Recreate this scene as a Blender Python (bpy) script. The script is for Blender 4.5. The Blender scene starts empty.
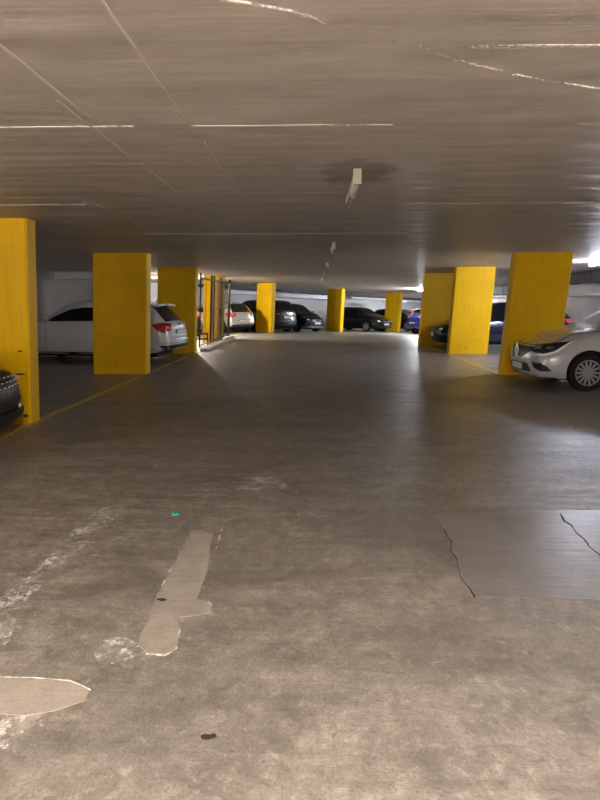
import bpy, bmesh, math, random
from mathutils import Vector, Matrix, noise
from mathutils.bvhtree import BVHTree
random.seed(4)
C = bpy.context.scene.collection
SC = bpy.context.scene
R = math.radians

# ------------------------------------------------------------------ materials
def mat(name, col=(.5, .5, .5), rough=.5, metal=0, coat=0, emit=None, es=0, spec=.5, trans=0, ior=1.45):
    m = bpy.data.materials.new(name); m.use_nodes = True
    b = m.node_tree.nodes['Principled BSDF']
    b.inputs['Base Color'].default_value = (*col, 1)
    b.inputs['Roughness'].default_value = rough
    b.inputs['Metallic'].default_value = metal
    b.inputs['Coat Weight'].default_value = coat
    b.inputs['Coat Roughness'].default_value = .06
    b.inputs['Specular IOR Level'].default_value = spec
    b.inputs['Transmission Weight'].default_value = trans
    b.inputs['IOR'].default_value = ior
    if emit:
        b.inputs['Emission Color'].default_value = (*emit, 1)
        b.inputs['Emission Strength'].default_value = es
    return m

class NT:
    def __init__(s, m):
        s.t = m.node_tree; s.b = s.t.nodes['Principled BSDF']
        s.co = s.n('ShaderNodeTexCoord').outputs['Object']
    def n(s, k, **kw):
        x = s.t.nodes.new(k)
        for a, v in kw.items(): setattr(x, a, v)
        return x
    def l(s, a, b): s.t.links.new(a, b)
    def mapc(s, scale=(1, 1, 1), loc=(0, 0, 0), rot=(0, 0, 0), src=None):
        x = s.n('ShaderNodeMapping'); s.l(src or s.co, x.inputs[0])
        x.inputs['Location'].default_value = loc; x.inputs['Rotation'].default_value = rot; x.inputs['Scale'].default_value = scale
        return x.outputs[0]
    def noise(s, scale, detail=4, rough=.55, src=None, dist=0):
        x = s.n('ShaderNodeTexNoise'); s.l(src or s.co, x.inputs['Vector'])
        x.inputs['Scale'].default_value = scale; x.inputs['Detail'].default_value = detail
        x.inputs['Roughness'].default_value = rough; x.inputs['Distortion'].default_value = dist
        return x.outputs['Fac']
    def ramp(s, f, pts):
        x = s.n('ShaderNodeValToRGB'); s.l(f, x.inputs[0]); e = x.color_ramp.elements
        e[0].position, e[1].position = pts[0][0], pts[-1][0]
        for p, c in pts[1:-1]: e.new(p)
        for q, (p, c) in zip(sorted(e, key=lambda z: z.position), pts):
            q.color = (c, c, c, 1) if isinstance(c, (int, float)) else (*c, 1)
        return x.outputs[0]
    def mix(s, f, a, b, mode='MIX'):
        x = s.n('ShaderNodeMix', data_type='RGBA', blend_type=mode)
        for sock, v in ((x.inputs[0], f), (x.inputs[6], a), (x.inputs[7], b)):
            if isinstance(v, (int, float)): sock.default_value = v if sock == x.inputs[0] else (v, v, v, 1)
            elif isinstance(v, tuple): sock.default_value = (*v, 1)
            else: s.l(v, sock)
        return x.outputs[2]
    def m(s, op, a, b=0., c=None):
        x = s.n('ShaderNodeMath', operation=op)
        for i, v in enumerate((a, b) if c is None else (a, b, c)):
            if isinstance(v, (int, float)): x.inputs[i].default_value = v
            else: s.l(v, x.inputs[i])
        return x.outputs[0]
    def bump(s, h, st=.3, dist=.01, nrm=None):
        x = s.n('ShaderNodeBump'); s.l(h, x.inputs['Height']); x.inputs['Strength'].default_value = st
        x.inputs['Distance'].default_value = dist
        if nrm: s.l(nrm, x.inputs['Normal'])
        return x.outputs[0]

def floor_mat():
    m = mat('floor_concrete', rough=.5); t = NT(m)
    big = t.noise(.45, 5, .6); mid = t.noise(4.2, 9, .74, dist=.3)
    fine = t.noise(70, 3, .7); sweep = t.noise(1, 5, .6, src=t.mapc((1.5, 7, 1)))
    col = t.ramp(t.m('ADD', t.m('MULTIPLY', mid, .78), t.m('MULTIPLY', sweep, .22)), [(.36, (.155, .137, .117)), (.5, (.25, .222, .19)), (.64, (.37, .33, .285))])
    col = t.mix(t.ramp(big, [(.35, .35), (.62, 0.)]), col, (.10, .088, .078))
    col = t.mix(t.ramp(fine, [(.35, .45), (.5, 0.), (.64, 0.), (.75, .25)]), col, t.mix(t.ramp(fine, [(.49, 0.), (.51, 1.)]), (.09, .08, .068), (.55, .5, .44)))
    grit = t.noise(17, 9, .8, dist=.5)
    col = t.mix(t.ramp(grit, [(.36, .55), (.47, 0.), (.53, 0.), (.64, .45)]), col, t.mix(t.ramp(grit, [(.49, 0.), (.51, 1.)]), (.085, .073, .06), (.56, .50, .43)))
    pit = t.noise(23, 2, .5)
    col = t.mix(t.ramp(pit, [(.27, .6), (.33, 0.)]), col, (.075, .065, .055))
    dk = t.noise(1, 5, .6, src=t.mapc((.5, 2.0, 1), loc=(3, 7, 0)))
    col = t.mix(t.ramp(dk, [(.36, .5), (.52, 0.)]), col, (.10, .088, .078))
    # pale rubbed tracks
    tr = t.noise(1.1, 6, .75, src=t.mapc((2.6, .8, 1), rot=(0, 0, .1)))
    col = t.mix(t.ramp(tr, [(.6, 0.), (.72, .35)]), col, (.42, .38, .33))
    t.l(col, t.b.inputs['Base Color'])
    rg = t.ramp(t.m('ADD', t.m('MULTIPLY', big, .6), t.m('MULTIPLY', sweep, .4)), [(.35, .30), (.65, .50)])
    t.l(rg, t.b.inputs['Roughness'])
    s2 = t.noise(1, 4, .6, src=t.mapc((2.5, 26, 1)))
    wv = t.noise(1, 2, .5, src=t.mapc((.6, 3.6, 1)))
    h = t.m('ADD', t.m('MULTIPLY', wv, 1.6), 0.)
    h = t.m('ADD', h, t.m('ADD', t.m('MULTIPLY', s2, .45), t.m('ADD', t.m('MULTIPLY', fine, .3), t.m('MULTIPLY', mid, .8))))
    t.l(t.bump(h, .8, .012), t.b.inputs['Normal'])
    t.b.inputs['Specular IOR Level'].default_value = .85
    return m

def ceil_mat():
    m = mat('ceiling_concrete', rough=.55); t = NT(m)
    big = t.noise(.5, 5, .55, dist=.5); mid = t.noise(2.5, 6, .6, src=t.mapc((1, 2.2, 1)))
    streak = t.noise(1, 4, .6, src=t.mapc((.7, 13, 1)))
    col = t.ramp(t.m('ADD', t.m('MULTIPLY', mid, .8), t.m('MULTIPLY', streak, .2)), [(.33, (.50, .455, .41)), (.5, (.60, .545, .495)), (.68, (.67, .62, .565))])
    col = t.mix(t.ramp(big, [(.36, .45), (.6, 0.)]), col, (.45, .41, .37))
    # cloudy water mark round the first lamp
    sep = t.n('ShaderNodeSeparateXYZ'); t.l(t.co, sep.inputs[0])
    dx = t.m('SUBTRACT', sep.outputs[0], .30); dy = t.m('SUBTRACT', sep.outputs[1], 4.8)
    d = t.m('SQRT', t.m('ADD', t.m('MULTIPLY', t.m('MULTIPLY', dx, dx), 1.9), t.m('MULTIPLY', t.m('MULTIPLY', dy, dy), .75)))
    d = t.m('ADD', d, t.m('MULTIPLY', t.m('SUBTRACT', t.noise(3.3, 4, .6, dist=1.4), .5), .75))
    col = t.mix(t.ramp(d, [(.0, .45), (.3, .6), (.44, 0.)]), col, (.22, .19, .17))
    col = t.mix(t.ramp(d, [(.38, 0.), (.44, .8), (.48, .1), (.56, .7), (.64, 0.)]), col, (.62, .57, .51))
    spots = t.noise(9, 3, .5)
    col = t.mix(t.ramp(spots, [(.72, 0.), (.76, .4)]), col, (.72, .68, .62))
    t.l(col, t.b.inputs['Base Color'])
    wv = t.noise(1, 1.5, .5, src=t.mapc((.35, 3.2, 1)))
    h = t.m('ADD', t.m('ADD', t.m('MULTIPLY', streak, .5), t.m('MULTIPLY', wv, 3.0)), t.m('MULTIPLY', mid, .5))
    t.l(t.bump(h, .6, .016), t.b.inputs['Normal'])
    t.l(t.ramp(streak, [(.3, .42), (.7, .6)]), t.b.inputs['Roughness'])
    return m

def yellow_mat():
    m = mat('yellow_pillar_paint', (.72, .44, .003), .5, spec=.22); t = NT(m)
    n1 = t.noise(2.2, 5, .6); grain = t.noise(1, 4, .6, src=t.mapc((28, 28, 1.1)))
    col = t.mix(t.ramp(n1, [(.35, .3), (.6, 0.)]), (.80, .47, .002), (.60, .34, .002))
    col = t.mix(t.ramp(grain, [(.35, .22), (.5, 0.)]), col, (.48, .26, .002))
    sep = t.n('ShaderNodeSeparateXYZ'); t.l(t.co, sep.inputs[0]); z = sep.outputs[2]
    low = t.ramp(z, [(.0, 1.), (.5, .75), (1.0, .0)])          # tyre scuffs and knocks low on the pillar
    sc = t.noise(1, 5, .7, src=t.mapc((4.5, 4.5, 14)))
    k = t.m('MULTIPLY', low, t.ramp(sc, [(.60, 0.), (.68, .55)]))
    col = t.mix(k, col, (.13, .085, .02))
    vsc = t.noise(1, 3, .5, src=t.mapc((11, 11, 5)))
    col = t.mix(t.m('MULTIPLY', low, t.ramp(vsc, [(.70, 0.), (.74, .7)])), col, (.05, .035, .02))
    t.l(col, t.b.inputs['Base Color'])
    t.l(t.bump(t.m('ADD', grain, t.m('MULTIPLY', n1, .4)), .35, .006), t.b.inputs['Normal'])
    return m

def wall_mat():
    m = mat('wall_white_paint', (.72, .71, .72), .7); t = NT(m)
    n = t.noise(1.2, 5, .6); f = t.noise(12, 4, .6)
    t.l(t.mix(t.ramp(n, [(.35, .5), (.65, 0.)]), (.74, .73, .74), (.55, .54, .56)), t.b.inputs['Base Color'])
    t.l(t.bump(f, .2, .01), t.b.inputs['Normal'])
    return m

def patch_mat(name, c1, c2, rough, edge=0, spec=.5):
    m = mat(name, c1, rough, spec=spec); t = NT(m)
    n = t.noise(6, 6, .7); f = t.noise(90, 3, .7); s = t.noise(1, 4, .6, src=t.mapc((2, 22, 1)))
    c = t.mix(t.ramp(n, [(.35, 0.), (.65, 1.)]), c1, c2)
    c = t.mix(t.ramp(f, [(.33, .4), (.48, 0.)]), c, tuple(v * .5 for v in c1))
    t.l(c, t.b.inputs['Base Color'])
    t.l(t.bump(t.m('ADD', s, t.m('MULTIPLY', f, .3)), .4, .008), t.b.inputs['Normal'])
    return m

def lime_mat():
    "chalky broken-up deposits: holes where nothing has stuck"
    m = mat('lime_deposit', (.80, .76, .71), .8); t = NT(m)
    n = t.noise(26, 8, .82, dist=.4); n2 = t.noise(5, 4, .6)
    a = t.ramp(t.m('ADD', t.m('MULTIPLY', n, .7), t.m('MULTIPLY', n2, .3)), [(.508, 0.), (.575, .75)])
    t.l(a, t.b.inputs['Alpha'])
    return m

def line_mat(name, col, cut=(.40, .50), rough=.55, wear=.45):
    "worn paint line: transparent where the paint is gone"
    m = mat(name, col, rough); t = NT(m)
    n = t.noise(14, 6, .75); n2 = t.noise(1.1, 4, .6)
    t.l(t.mix(t.ramp(n2, [(.4, 0.), (.65, .6)]), col, tuple(v * wear for v in col)), t.b.inputs['Base Color'])
    t.l(t.ramp(t.m('ADD', t.m('MULTIPLY', n, .5), t.m('MULTIPLY', n2, .5)), [(cut[0], 0.), (cut[1], .95)]), t.b.inputs['Alpha'])
    return m

M = dict(
    floor=floor_mat(), ceil=ceil_mat(), yellow=yellow_mat(), wall=wall_mat(),
    patch=patch_mat('pale_repair_mortar', (.27, .235, .20), (.36, .32, .275), .6),
    patch2=patch_mat('beige_repair_mortar', (.29, .25, .212), (.38, .33, .28), .6), edge=line_mat('chalky_edge', (.78, .74, .69), (.50, .56), wear=.9),
    slab=patch_mat('smooth_grey_screed', (.185, .173, .165), (.24, .227, .218), .33, spec=.9),
    lime=lime_mat(), yline=line_mat('worn_yellow_line', (.66, .50, .10), (.34, .50)),
    ridge=line_mat('ceiling_ridge', (.95, .9, .84), (.44, .52), wear=.85),
    ridge2=mat('faint_ceiling_ridge', (.70, .645, .59), .7),
    crack=mat('crack_dark', (.06, .052, .045), .9),
    white=mat('white_paint', (.60, .61, .63), .28, coat=1.), silver=mat('beige_silver_paint', (.60, .55, .47), .3, .55, coat=1.),
    pale=mat('pale_silver_white_paint', (.40, .405, .42), .25, coat=1.), black=mat('black_paint', (.006, .006, .008), .25, spec=.35, coat=.5), navy=mat('navy_paint', (.006, .012, .045), .25, .2, spec=.4, coat=.6),
    blue=mat('blue_paint', (.008, .015, .13), .25, .2, spec=.4, coat=.6), dgrey=mat('dark_grey_paint', (.018, .019, .024), .28, .3, spec=.4, coat=.5),
    glass=mat('car_glass', (.008, .010, .011), .06, spec=.5), wglass=mat('pale_windscreen_glass', (.16, .18, .165), .06, spec=.9),
    well=mat('wheel_well', (.008, .008, .008), .9), tyre=mat('tyre_rubber', (.009, .009, .009), .8, spec=.3), dull=mat('reversing_lens', (.30, .29, .29), .25), dred=mat('dark_red_lamp', (.10, .004, .006), .2),
    rim=mat('rim_silver', (.27, .275, .29), .38, .5), drim=mat('rim_dark', (.12, .12, .13), .35, .8),
    plastic=mat('black_plastic', (.014, .014, .015), .45), chrome=mat('chrome', (.8, .81, .83), .12, 1.),
    red=mat('red_lamp', (.42, .012, .018), .12, coat=1.), redb=mat('bright_red_lamp', (.75, .10, .12), .15, coat=1.),
    lens=mat('headlamp_lens', (.02, .022, .025), .08, spec=.45), drl=mat('lamp_clear', (.82, .85, .88), .12, coat=1.),
    plate=mat('plate_white', (.62, .63, .64), .5), gap=mat('panel_gap', (.01, .01, .01), .8),
    cream=mat('lamp_housing', (.70, .62, .50), .45), tubeoff=mat('lamp_tube_off', (.62, .62, .64), .15, coat=1., spec=.8),
    duct=mat('galvanised_duct', (.50, .50, .51), .4, .25), ductw=mat('white_duct', (.85, .85, .85), .45), pipe=mat('grey_pipe', (.35, .35, .36), .4, .3),
    beam=mat('dark_bulkhead', (.10, .10, .105), .7), rust=mat('brown_steel', (.12, .05, .022), .5, .3), fence=mat('dark_steel', (.045, .035, .03), .5, .4),
    pink=mat('primer_post', (.50, .33, .25), .6), kerb=mat('kerb_concrete', (.50, .49, .46), .7),
    teal=mat('teal_scrap', (.05, .45, .42), .5), dark=mat('dark_debris', (.03, .022, .018), .8),
)

# ------------------------------------------------------------------ helpers
def tag(o, label=None, cat=None, group=None, kind=None):
    if label: o['label'] = label
    if cat: o['category'] = cat
    if group: o['group'] = group
    if kind: o['kind'] = kind
    return o
def link(name, me, parent=None, mats=()):
    o = bpy.data.objects.new(name, me); C.objects.link(o)
    for m in mats: me.materials.append(m)
    if parent is not None: o.parent = parent
    return o
def from_bm(name, bm, m, parent=None, smooth=False):
    me = bpy.data.meshes.new(name)
    bmesh.ops.recalc_face_normals(bm, faces=bm.faces)
    bm.to_mesh(me); bm.free()
    if smooth:
        for p in me.polygons: p.use_smooth = True
    return link(name, me, parent, m if isinstance(m, (list, tuple)) else (m,))
def empty(name, loc=(0, 0, 0), rot=(0, 0, 0)):
    o = bpy.data.objects.new(name, None); C.objects.link(o); o.location = loc; o.rotation_euler = rot
    o.empty_display_size = .2
    return o
def abox(bm, c, s, rz=0., bev=0., mtx=None):
    r = bmesh.ops.create_cube(bm, size=1)
    v = r['verts']
    bmesh.ops.scale(bm, vec=s, verts=v)
    if bev:
        e = list({e for x in v for e in x.link_edges})
        rr = bmesh.ops.bevel(bm, geom=e, offset=bev, segments=2, affect='EDGES', profile=.5)
        v = rr['verts']
        v = list({x for f in rr['faces'] for x in f.verts} | set(v))
    mt = Matrix.Translation(c) @ Matrix.Rotation(rz, 4, 'Z')
    if mtx: mt = mtx @ mt
    bmesh.ops.transform(bm, matrix=mt, verts=v)
def acyl(bm, a, b, r, seg=12, r2=None):
    a, b = Vector(a), Vector(b); d = b - a
    q = d.to_track_quat('Z', 'Y').to_matrix().to_4x4()
    bmesh.ops.create_cone(bm, cap_ends=True, segments=seg, radius1=r, radius2=r if r2 is None else r2, depth=d.length,
                          matrix=Matrix.Translation((a + b) / 2) @ q)
def lathe(bm, prof, seg=32, y_axis=True):
    "prof: list of (radius, axial) revolved around Y"
    rings = []
    for r, a in prof:
        if r < 1e-5: rings.append([bm.verts.new((0, a, 0))])
        else: rings.append([bm.verts.new((r * math.cos(2 * math.pi * i / seg), a, r * math.sin(2 * math.pi * i / seg))) for i in range(seg)])
    for A, B in zip(rings, rings[1:]):
        for i in range(seg):
            j = (i + 1) % seg
            q = [A[i % len(A)], A[j % len(A)], B[j % len(B)], B[i % len(B)]]
            u = []
            for v in q:
                if v not in u: u.append(v)
            if len(u) > 2: bm.faces.new(u)

# ------------------------------------------------------------------ the setting
UX, UY = .671, .741            # direction of the diagonal pillar row at the far end
def drop(x, y):
    q = (x + 2.19) * UX + (y - 30.2) * UY + 1.6
    return .032 * max(0., q)
def on_floor(x, y): return -drop(x, y)
CEIL = 2.465
KC = .965

def deck(name, m, base, thick):
    bm = bmesh.new(); g = {}
    xs = [-14 + .5 * i for i in range(93)]; ys = [-10.5 + .5 * i for i in range(133)]
    for i, x in enumerate(xs):
        for j, y in enumerate(ys): g[i, j] = bm.verts.new((x, y, base - drop(x, y)))
    for i in range(len(xs) - 1):
        for j in range(len(ys) - 1): bm.faces.new((g[i, j], g[i + 1, j], g[i + 1, j + 1], g[i, j + 1]))
    geo = bmesh.ops.extrude_face_region(bm, geom=bm.faces[:])
    vs = [v for v in geo['geom'] if isinstance(v, bmesh.types.BMVert)]
    bmesh.ops.translate(bm, vec=(0, 0, thick), verts=vs)
    return tag(from_bm(name, bm, m), kind='structure')
deck('floor', M['floor'], 0, -.25)
deck('ceiling', M['ceil'], CEIL, .25)

def wall(name, a, b, z0=-2.2, z1=2.75, th=.2, m='wall'):
    a, b = Vector((*a, 0)), Vector((*b, 0)); d = b - a
    bm = bmesh.new()
    n = Vector((-d.y, d.x, 0)).normalized() * th
    lo = [a, b, b + n, a + n]
    vs = [bm.verts.new((p.x, p.y, z0)) for p in lo] + [bm.verts.new((p.x, p.y, z1)) for p in lo]
    for f in ((0, 1, 2, 3), (4, 5, 6, 7), (0, 1, 5, 4), (1, 2, 6, 5), (2, 3, 7, 6), (3, 0, 4, 7)): bm.faces.new([vs[i] for i in f])
    return tag(from_bm(name, bm, M[m]), kind='structure')
wall('wall_left', (-8.7, -10), (-8.7, 31.4))
wall('wall_far', (-8.7, 31.4), (10.4, 52.5))
wall('wall_end', (10.4, 52.5), (26, 38.5))
wall('wall_right', (8.95, 32.0), (8.95, -10))
wall('wall_corner', (24.0, 48.7), (8.95, 32.0))
wall('wall_back', (8.95, -10), (-8.7, -10))
wall('wall_bay', (-8.7, 19.8), (-5.6, 19.8))

def strip(name, pts, w, m, z=None, top=False, h=.004, label=None, cat=None, kind=None, group=None, jitter=0., wz=None):
    "a thin raised strip that follows pts on the floor (or under the ceiling)"
    if top: pts = [(a * KC, b * KC) for a, b in pts]
    bm = bmesh.new(); P = []
    for a, b in zip(pts, pts[1:]):
        n = max(2, int((Vector(b) - Vector(a)).length / .25))
        P += [Vector(a).lerp(Vector(b), i / n) for i in range(n)]
    P.append(Vector(pts[-1]))
    L_, R_ = [], []
    for i, p in enumerate(P):
        d = (P[min(i + 1, len(P) - 1)] - P[max(i - 1, 0)]).normalized(); nn = Vector((-d.y, d.x))
        ww = w * (1 + jitter * (random.random() - .5))
        if jitter: p = p + nn * (random.random() - .5) * jitter * w * .5
        zz = (CEIL - drop(*p)) if top else on_floor(*p)
        L_.append((p + nn * ww / 2, zz)); R_.append((p - nn * ww / 2, zz))
    s = -1 if top else 1
    def V(q, k): return bm.verts.new((q[0].x, q[0].y, q[1] + s * k))
    a = [V(q, -.003) for q in L_]; b = [V(q, h) for q in L_]; c = [V(q, h) for q in R_]; d = [V(q, -.003) for q in R_]
    for i in range(len(P) - 1):
        for u, v in ((a, b), (b, c), (c, d), (d, a)): bm.faces.new((u[i], u[i + 1], v[i + 1], v[i]))
    bm.faces.new((a[0], b[0], c[0], d[0])); bm.faces.new((a[-1], b[-1], c[-1], d[-1]))
    return tag(from_bm(name, bm, m), label, cat, group, kind)

def blotch(name, pts, m, h=.004, label=None, cat=None, rough=0., sub=.06, kind=None):
    "an irregular thin slab lying on the floor, outline pts"
    bm = bmesh.new(); P = []
    for a, b in zip(pts, pts[1:] + pts[:1]):
        a, b = Vector(a), Vector(b); n = max(1, int((b - a).length / sub))
        for i in range(n):
            p = a.lerp(b, i / n); k = noise.noise_vector(Vector((p.x * 9, p.y * 9, 3.3)))
            P.append(p + Vector((k.x, k.y)) * rough)
    lo = [bm.verts.new((p.x, p.y, on_floor(*p) - .004)) for p in P]
    hi = [bm.verts.new((p.x, p.y, on_floor(*p) + h)) for p in P]
    n = len(P)
    for i in range(n): bm.faces.new((lo[i], lo[(i + 1) % n], hi[(i + 1) % n], hi[i]))
    bm.faces.new(hi); bm.faces.new(lo[::-1])
    return tag(from_bm(name, bm, m), label, cat, kind=kind)

# ceiling board joints
k = 1
for y, x0, x1 in ((3.66, -2.4, -1.05), (3.66, -.72, .44), (6.48, -4.2, -2.3), (6.48, .9, 3.0), (6.48, -1.2, -.85), (2.60, .62, 1.12), (9.25, -2.6, 2.6), (3.66, 1.5, 2.3)):
    strip('trim_%d' % k, [(x0, y), (x1, y)], .022, M['ridge'] if y != 9.25 else M['ridge2'], top=True, h=.003, kind='structure', jitter=.5); k += 1
for x, y0, y1 in ((-.72, 1.6, 3.6), (-1.30, 3.2, 4.4), (-1.28, 4.6, 6.4), (-1.25, 2.4, 3.5), (-2.35, 6.3, 8.4), (-.7, 4.0, 6.2)):
    strip('trim_%d' % k, [(x, y0), (x, y1)], .014, M['ridge2'], top=True, h=.003, kind='structure', jitter=.5); k += 1
strip('trim_%d' % k, [(-.5, 2.12), (-.06, 2.29), (.13, 2.46), (.41, 2.58), (.6, 2.73), (.91, 2.91), (1.35, 3.09), (2.2, 3.4)], .011, M['ridge'], top=True, h=.006, kind='structure', jitter=.6); k += 1

# painted bay lines
strip('painted_line', [(-3.53, 3.2), (-3.53, 30)], .11, M['yline'], label='worn yellow line on the floor along the pillars beside the white hatchback', cat='floor marking')
strip('painted_line', [(3.84, 12.45), (3.84, 30)], .10, M['yline'], label='worn yellow line on the floor along the pillars beside the navy car', cat='floor marking')
strip('painted_line', [(3.9, 14.8), (8.6, 14.8)], .09, M['yline'], label='worn yellow bay line crossing the empty bay between two right side pillars', cat='floor marking')

# floor repairs, deposits, cracks
blotch('floor_patch', [(-.81, 3.76), (-.66, 3.73), (-.6, 3.18), (-.6, 2.86), (-.51, 2.78), (-.49, 2.71), (-.64, 2.66), (-.6, 2.39), (-.64, 2.35), (-.72, 2.37), (-.78, 2.43), (-.8, 2.73), (-.81, 3.08)],
       M['patch'], .002, 'long narrow pale mortar repair strip in the grey floor', 'floor patch', .016)
blotch('floor_patch', [(-1.5, 2.17), (-1.2, 2.18), (-1.14, 2.18), (-.97, 2.16), (-.87, 2.11), (-.87, 2.04), (-.96, 1.98), (-1.08, 1.96), (-1.18, 1.97), (-1.5, 1.95)],
       M['patch2'], .003, 'tongue-shaped smooth beige mortar patch at the lower left of the floor', 'floor patch', .016)
blotch('floor_patch', [(.88, 4.14), (1.34, 4.18), (2.16, 4.24), (2.9, 4.26), (2.9, 2.92), (1.86, 2.9), (1.45, 2.88), (1.11, 2.9), (.83, 2.9), (.82, 3.2), (.86, 3.6)],
       M['slab'], .002, 'large smooth dark grey rectangular screed patch in the floor', 'floor patch', .008)
LT = [('lime_stain', [(-1.56, 4.19), (-1.42, 4.26), (-1.38, 4.05), (-1.44, 3.48), (-1.44, 3.16), (-1.46, 2.74), (-1.36, 2.45), (-1.37, 2.33), (-1.62, 2.81), (-1.58, 3.01), (-1.58, 3.4), (-1.6, 3.85)], 'long broken streak of white lime deposit on the floor left of the repair strip'),
      ('lime_stain', [(-.96, 2.37), (-.95, 2.46), (-.86, 2.51), (-.74, 2.41), (-.69, 2.33), (-.79, 2.28), (-.9, 2.29)], 'round white lime deposit at the foot of the narrow repair strip'),
      ('lime_stain', [(-1.5, 1.97), (-1.18, 1.96), (-1.08, 1.95), (-.96, 1.97), (-.95, 1.91), (-1.02, 1.82), (-1.1, 1.76), (-1.5, 1.70)], 'white lime deposit along the lower edge of the beige tongue-shaped patch'),
      ('lime_stain', [(-.75, 4.95), (-.3, 5.0), (-.2, 4.7), (-.7, 4.65)], 'small scatter of white lime specks beyond the narrow repair strip')]
for n_, p_, l_ in LT: blotch(n_, p_, M['lime'], .004, l_, 'stain', .03)
for q in ([(-.64, 4.28), (-.61, 3.78), (-.59, 3.16), (-.57, 2.84)], [(-.60, 2.88), (-.51, 2.79), (-.49, 2.72), (-.63, 2.66), (-.6, 2.40), (-.64, 2.35), (-.72, 2.36)], [(-.81, 3.76), (-.81, 3.08), (-.80, 2.73)], [(-1.3, 2.18), (-1.14, 2.18), (-.97, 2.16), (-.87, 2.11)]):
    strip('trim_%d' % k, q, .008, M['edge'], h=.005, kind='structure', jitter=1.2); k += 1
strip('floor_crack', [(.865, 3.84), (.86, 3.70), (.872, 3.63), (.83, 3.49), (.84, 3.38), (.825, 3.27), (.81, 3.13), (.82, 3.0), (.83, 2.9)], .008, M['crack'], h=.003, label='dark crack down the left edge of the grey screed patch', cat='crack', jitter=1.3)
strip('floor_crack', [(1.76, 4.15), (1.73, 4.0), (1.745, 3.92), (1.72, 3.79), (1.725, 3.68), (1.705, 3.56), (1.715, 3.4), (1.70, 3.1)], .008, M['crack'], h=.004, label='dark crack running through the grey screed patch', cat='crack', jitter=1.3)
blotch('paper_scrap', [(-1.02, 4.10), (-.97, 4.11), (-.96, 4.06), (-1.01, 4.05)], M['teal'], .006, 'tiny teal paper scrap on the floor', 'litter', .004, .02)
blotch('flattened_leaf', [(-.392, 1.862), (-.378, 1.872), (-.36, 1.868), (-.345, 1.876), (-.335, 1.862), (-.352, 1.852), (-.37, 1.848), (-.385, 1.851)], M['dark'], .006, 'small dark flattened leaf on the floor nearest the camera', 'leaf', .008, .012)
blotch('oil_spot', [(-.80, 2.83), (-.77, 2.84), (-.745, 2.825), (-.77, 2.81)], M['dark'], .006, 'small black spot on the narrow repair strip', 'stain', .004, .012)

# ------------------------------------------------------------------ pillars
LEAN = .048
def pillar(c, long_dir, length, thick, label, group='yellow concrete pillars', lean=LEAN):
    "c: the corner nearest the aisle; long_dir: unit vector along the slab; thickness is added to the right hand side of it"
    lx, ly = long_dir; tx, ty = (-ly, lx)
    if group[-1] == 'R': tx, ty = -tx, -ty; group = group[:-2]
    bm = bmesh.new()
    cx, cy = c[0] + lx * length / 2 + tx * thick / 2, c[1] + ly * length / 2 + ty * thick / 2
    zb = -drop(cx, cy); H = CEIL
    r = bmesh.ops.create_cube(bm, size=1)
    bmesh.ops.scale(bm, vec=(length, thick, H + .06), verts=bm.verts[:])
    ve = [e for e in bm.edges if abs(e.verts[0].co.z - e.verts[1].co.z) > 1]
    bmesh.ops.bevel(bm, geom=ve, offset=.022, segments=1, affect='EDGES')
    bmesh.ops.rotate(bm, matrix=Matrix.Rotation(math.atan2(ly, lx), 3, 'Z'), verts=bm.verts[:])
    for v in bm.verts:
        v.co.z += H / 2
        v.co.x += lean * (v.co.z - H * .5)
    o = from_bm('concrete_pillar', bm, M['yellow'])
    o.location = (cx, cy, zb)
    tag(o, label, 'pillar', group, 'thing')
    return o
W_ = (-1, 0); E_ = (1, 0)
p1 = pillar((-3.46, 7.22), W_, 1.3, .26, 'scuffed yellow pillar beside the front of the black car', 'yellow concrete pillars R')
pillar((-3.46, 12.38), W_, 1.12, .32, 'yellow pillar standing in front of the middle of the white hatchback', 'yellow concrete pillars R')
pillar((-3.46, 17.5), W_, 1.12, .32, 'yellow pillar behind the tail of the white hatchback', 'yellow concrete pillars R')
pillar((-3.66, 22.9), W_, .55, 1.5, 'deep yellow pillar behind the wire fence', 'yellow concrete pillars R')
pillar((3.93, 12.38), E_, 1.14, .3, 'dim yellow pillar behind the bonnet of the white car with spoked wheels', lean=.062)
pillar((3.93, 17.45), E_, 1.12, .3, 'brightly lit yellow pillar with board grain beside the navy car')
pillar((3.72, 21.2), E_, 1.12, .3, 'yellow pillar beyond the nose of the navy car, shadow across its foot')
def scuff(par, x, z, rx, rz, m, y):
    bm = bmesh.new(); n = 22
    f = [bm.verts.new((x + rx * math.cos(6.283 * i / n), y, z + rz * math.sin(6.283 * i / n))) for i in range(n)]
    b = [bm.verts.new((v.co.x, y + .004, v.co.z)) for v in f]
    bm.faces.new(f); bm.faces.new(b[::-1])
    for i in range(n): bm.faces.new((f[i], f[(i + 1) % n], b[(i + 1) % n], b[i]))
    from_bm('scuff_mark', bm, m, par)
SCF = line_mat('rubber_scuff', (.16, .10, .015), (.44, .62)); SCD = line_mat('dark_scuff', (.05, .035, .02), (.36, .5))
for q in ((.42, .36, .075, .11, SCF), (.30, .36, .03, .10, SCF), (.50, .62, .07, .012, SCD), (.36, .62, .10, .010, SCF), (.53, .10, .04, .018, SCD), (.52, .90, .03, .010, SCD)):
    scuff(p1, q[0], q[1], q[2], q[3], q[4], -.132)
NX, NY = -.741, .671
pillar((-2.19, 30.2), (NX, NY), 1.1, .3, 'bright yellow pillar between the beige car and the dark grey van', 'yellow concrete pillars R')
pillar((1.50, 35.0), (NX, NY), 1.1, .3, 'narrow yellow pillar with dark front between two black cars', 'yellow concrete pillars R')
pillar((5.32, 38.5), (NX, NY), 1.1, .3, 'yellow pillar behind the nose of the far black car', 'yellow concrete pillars R')

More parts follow.
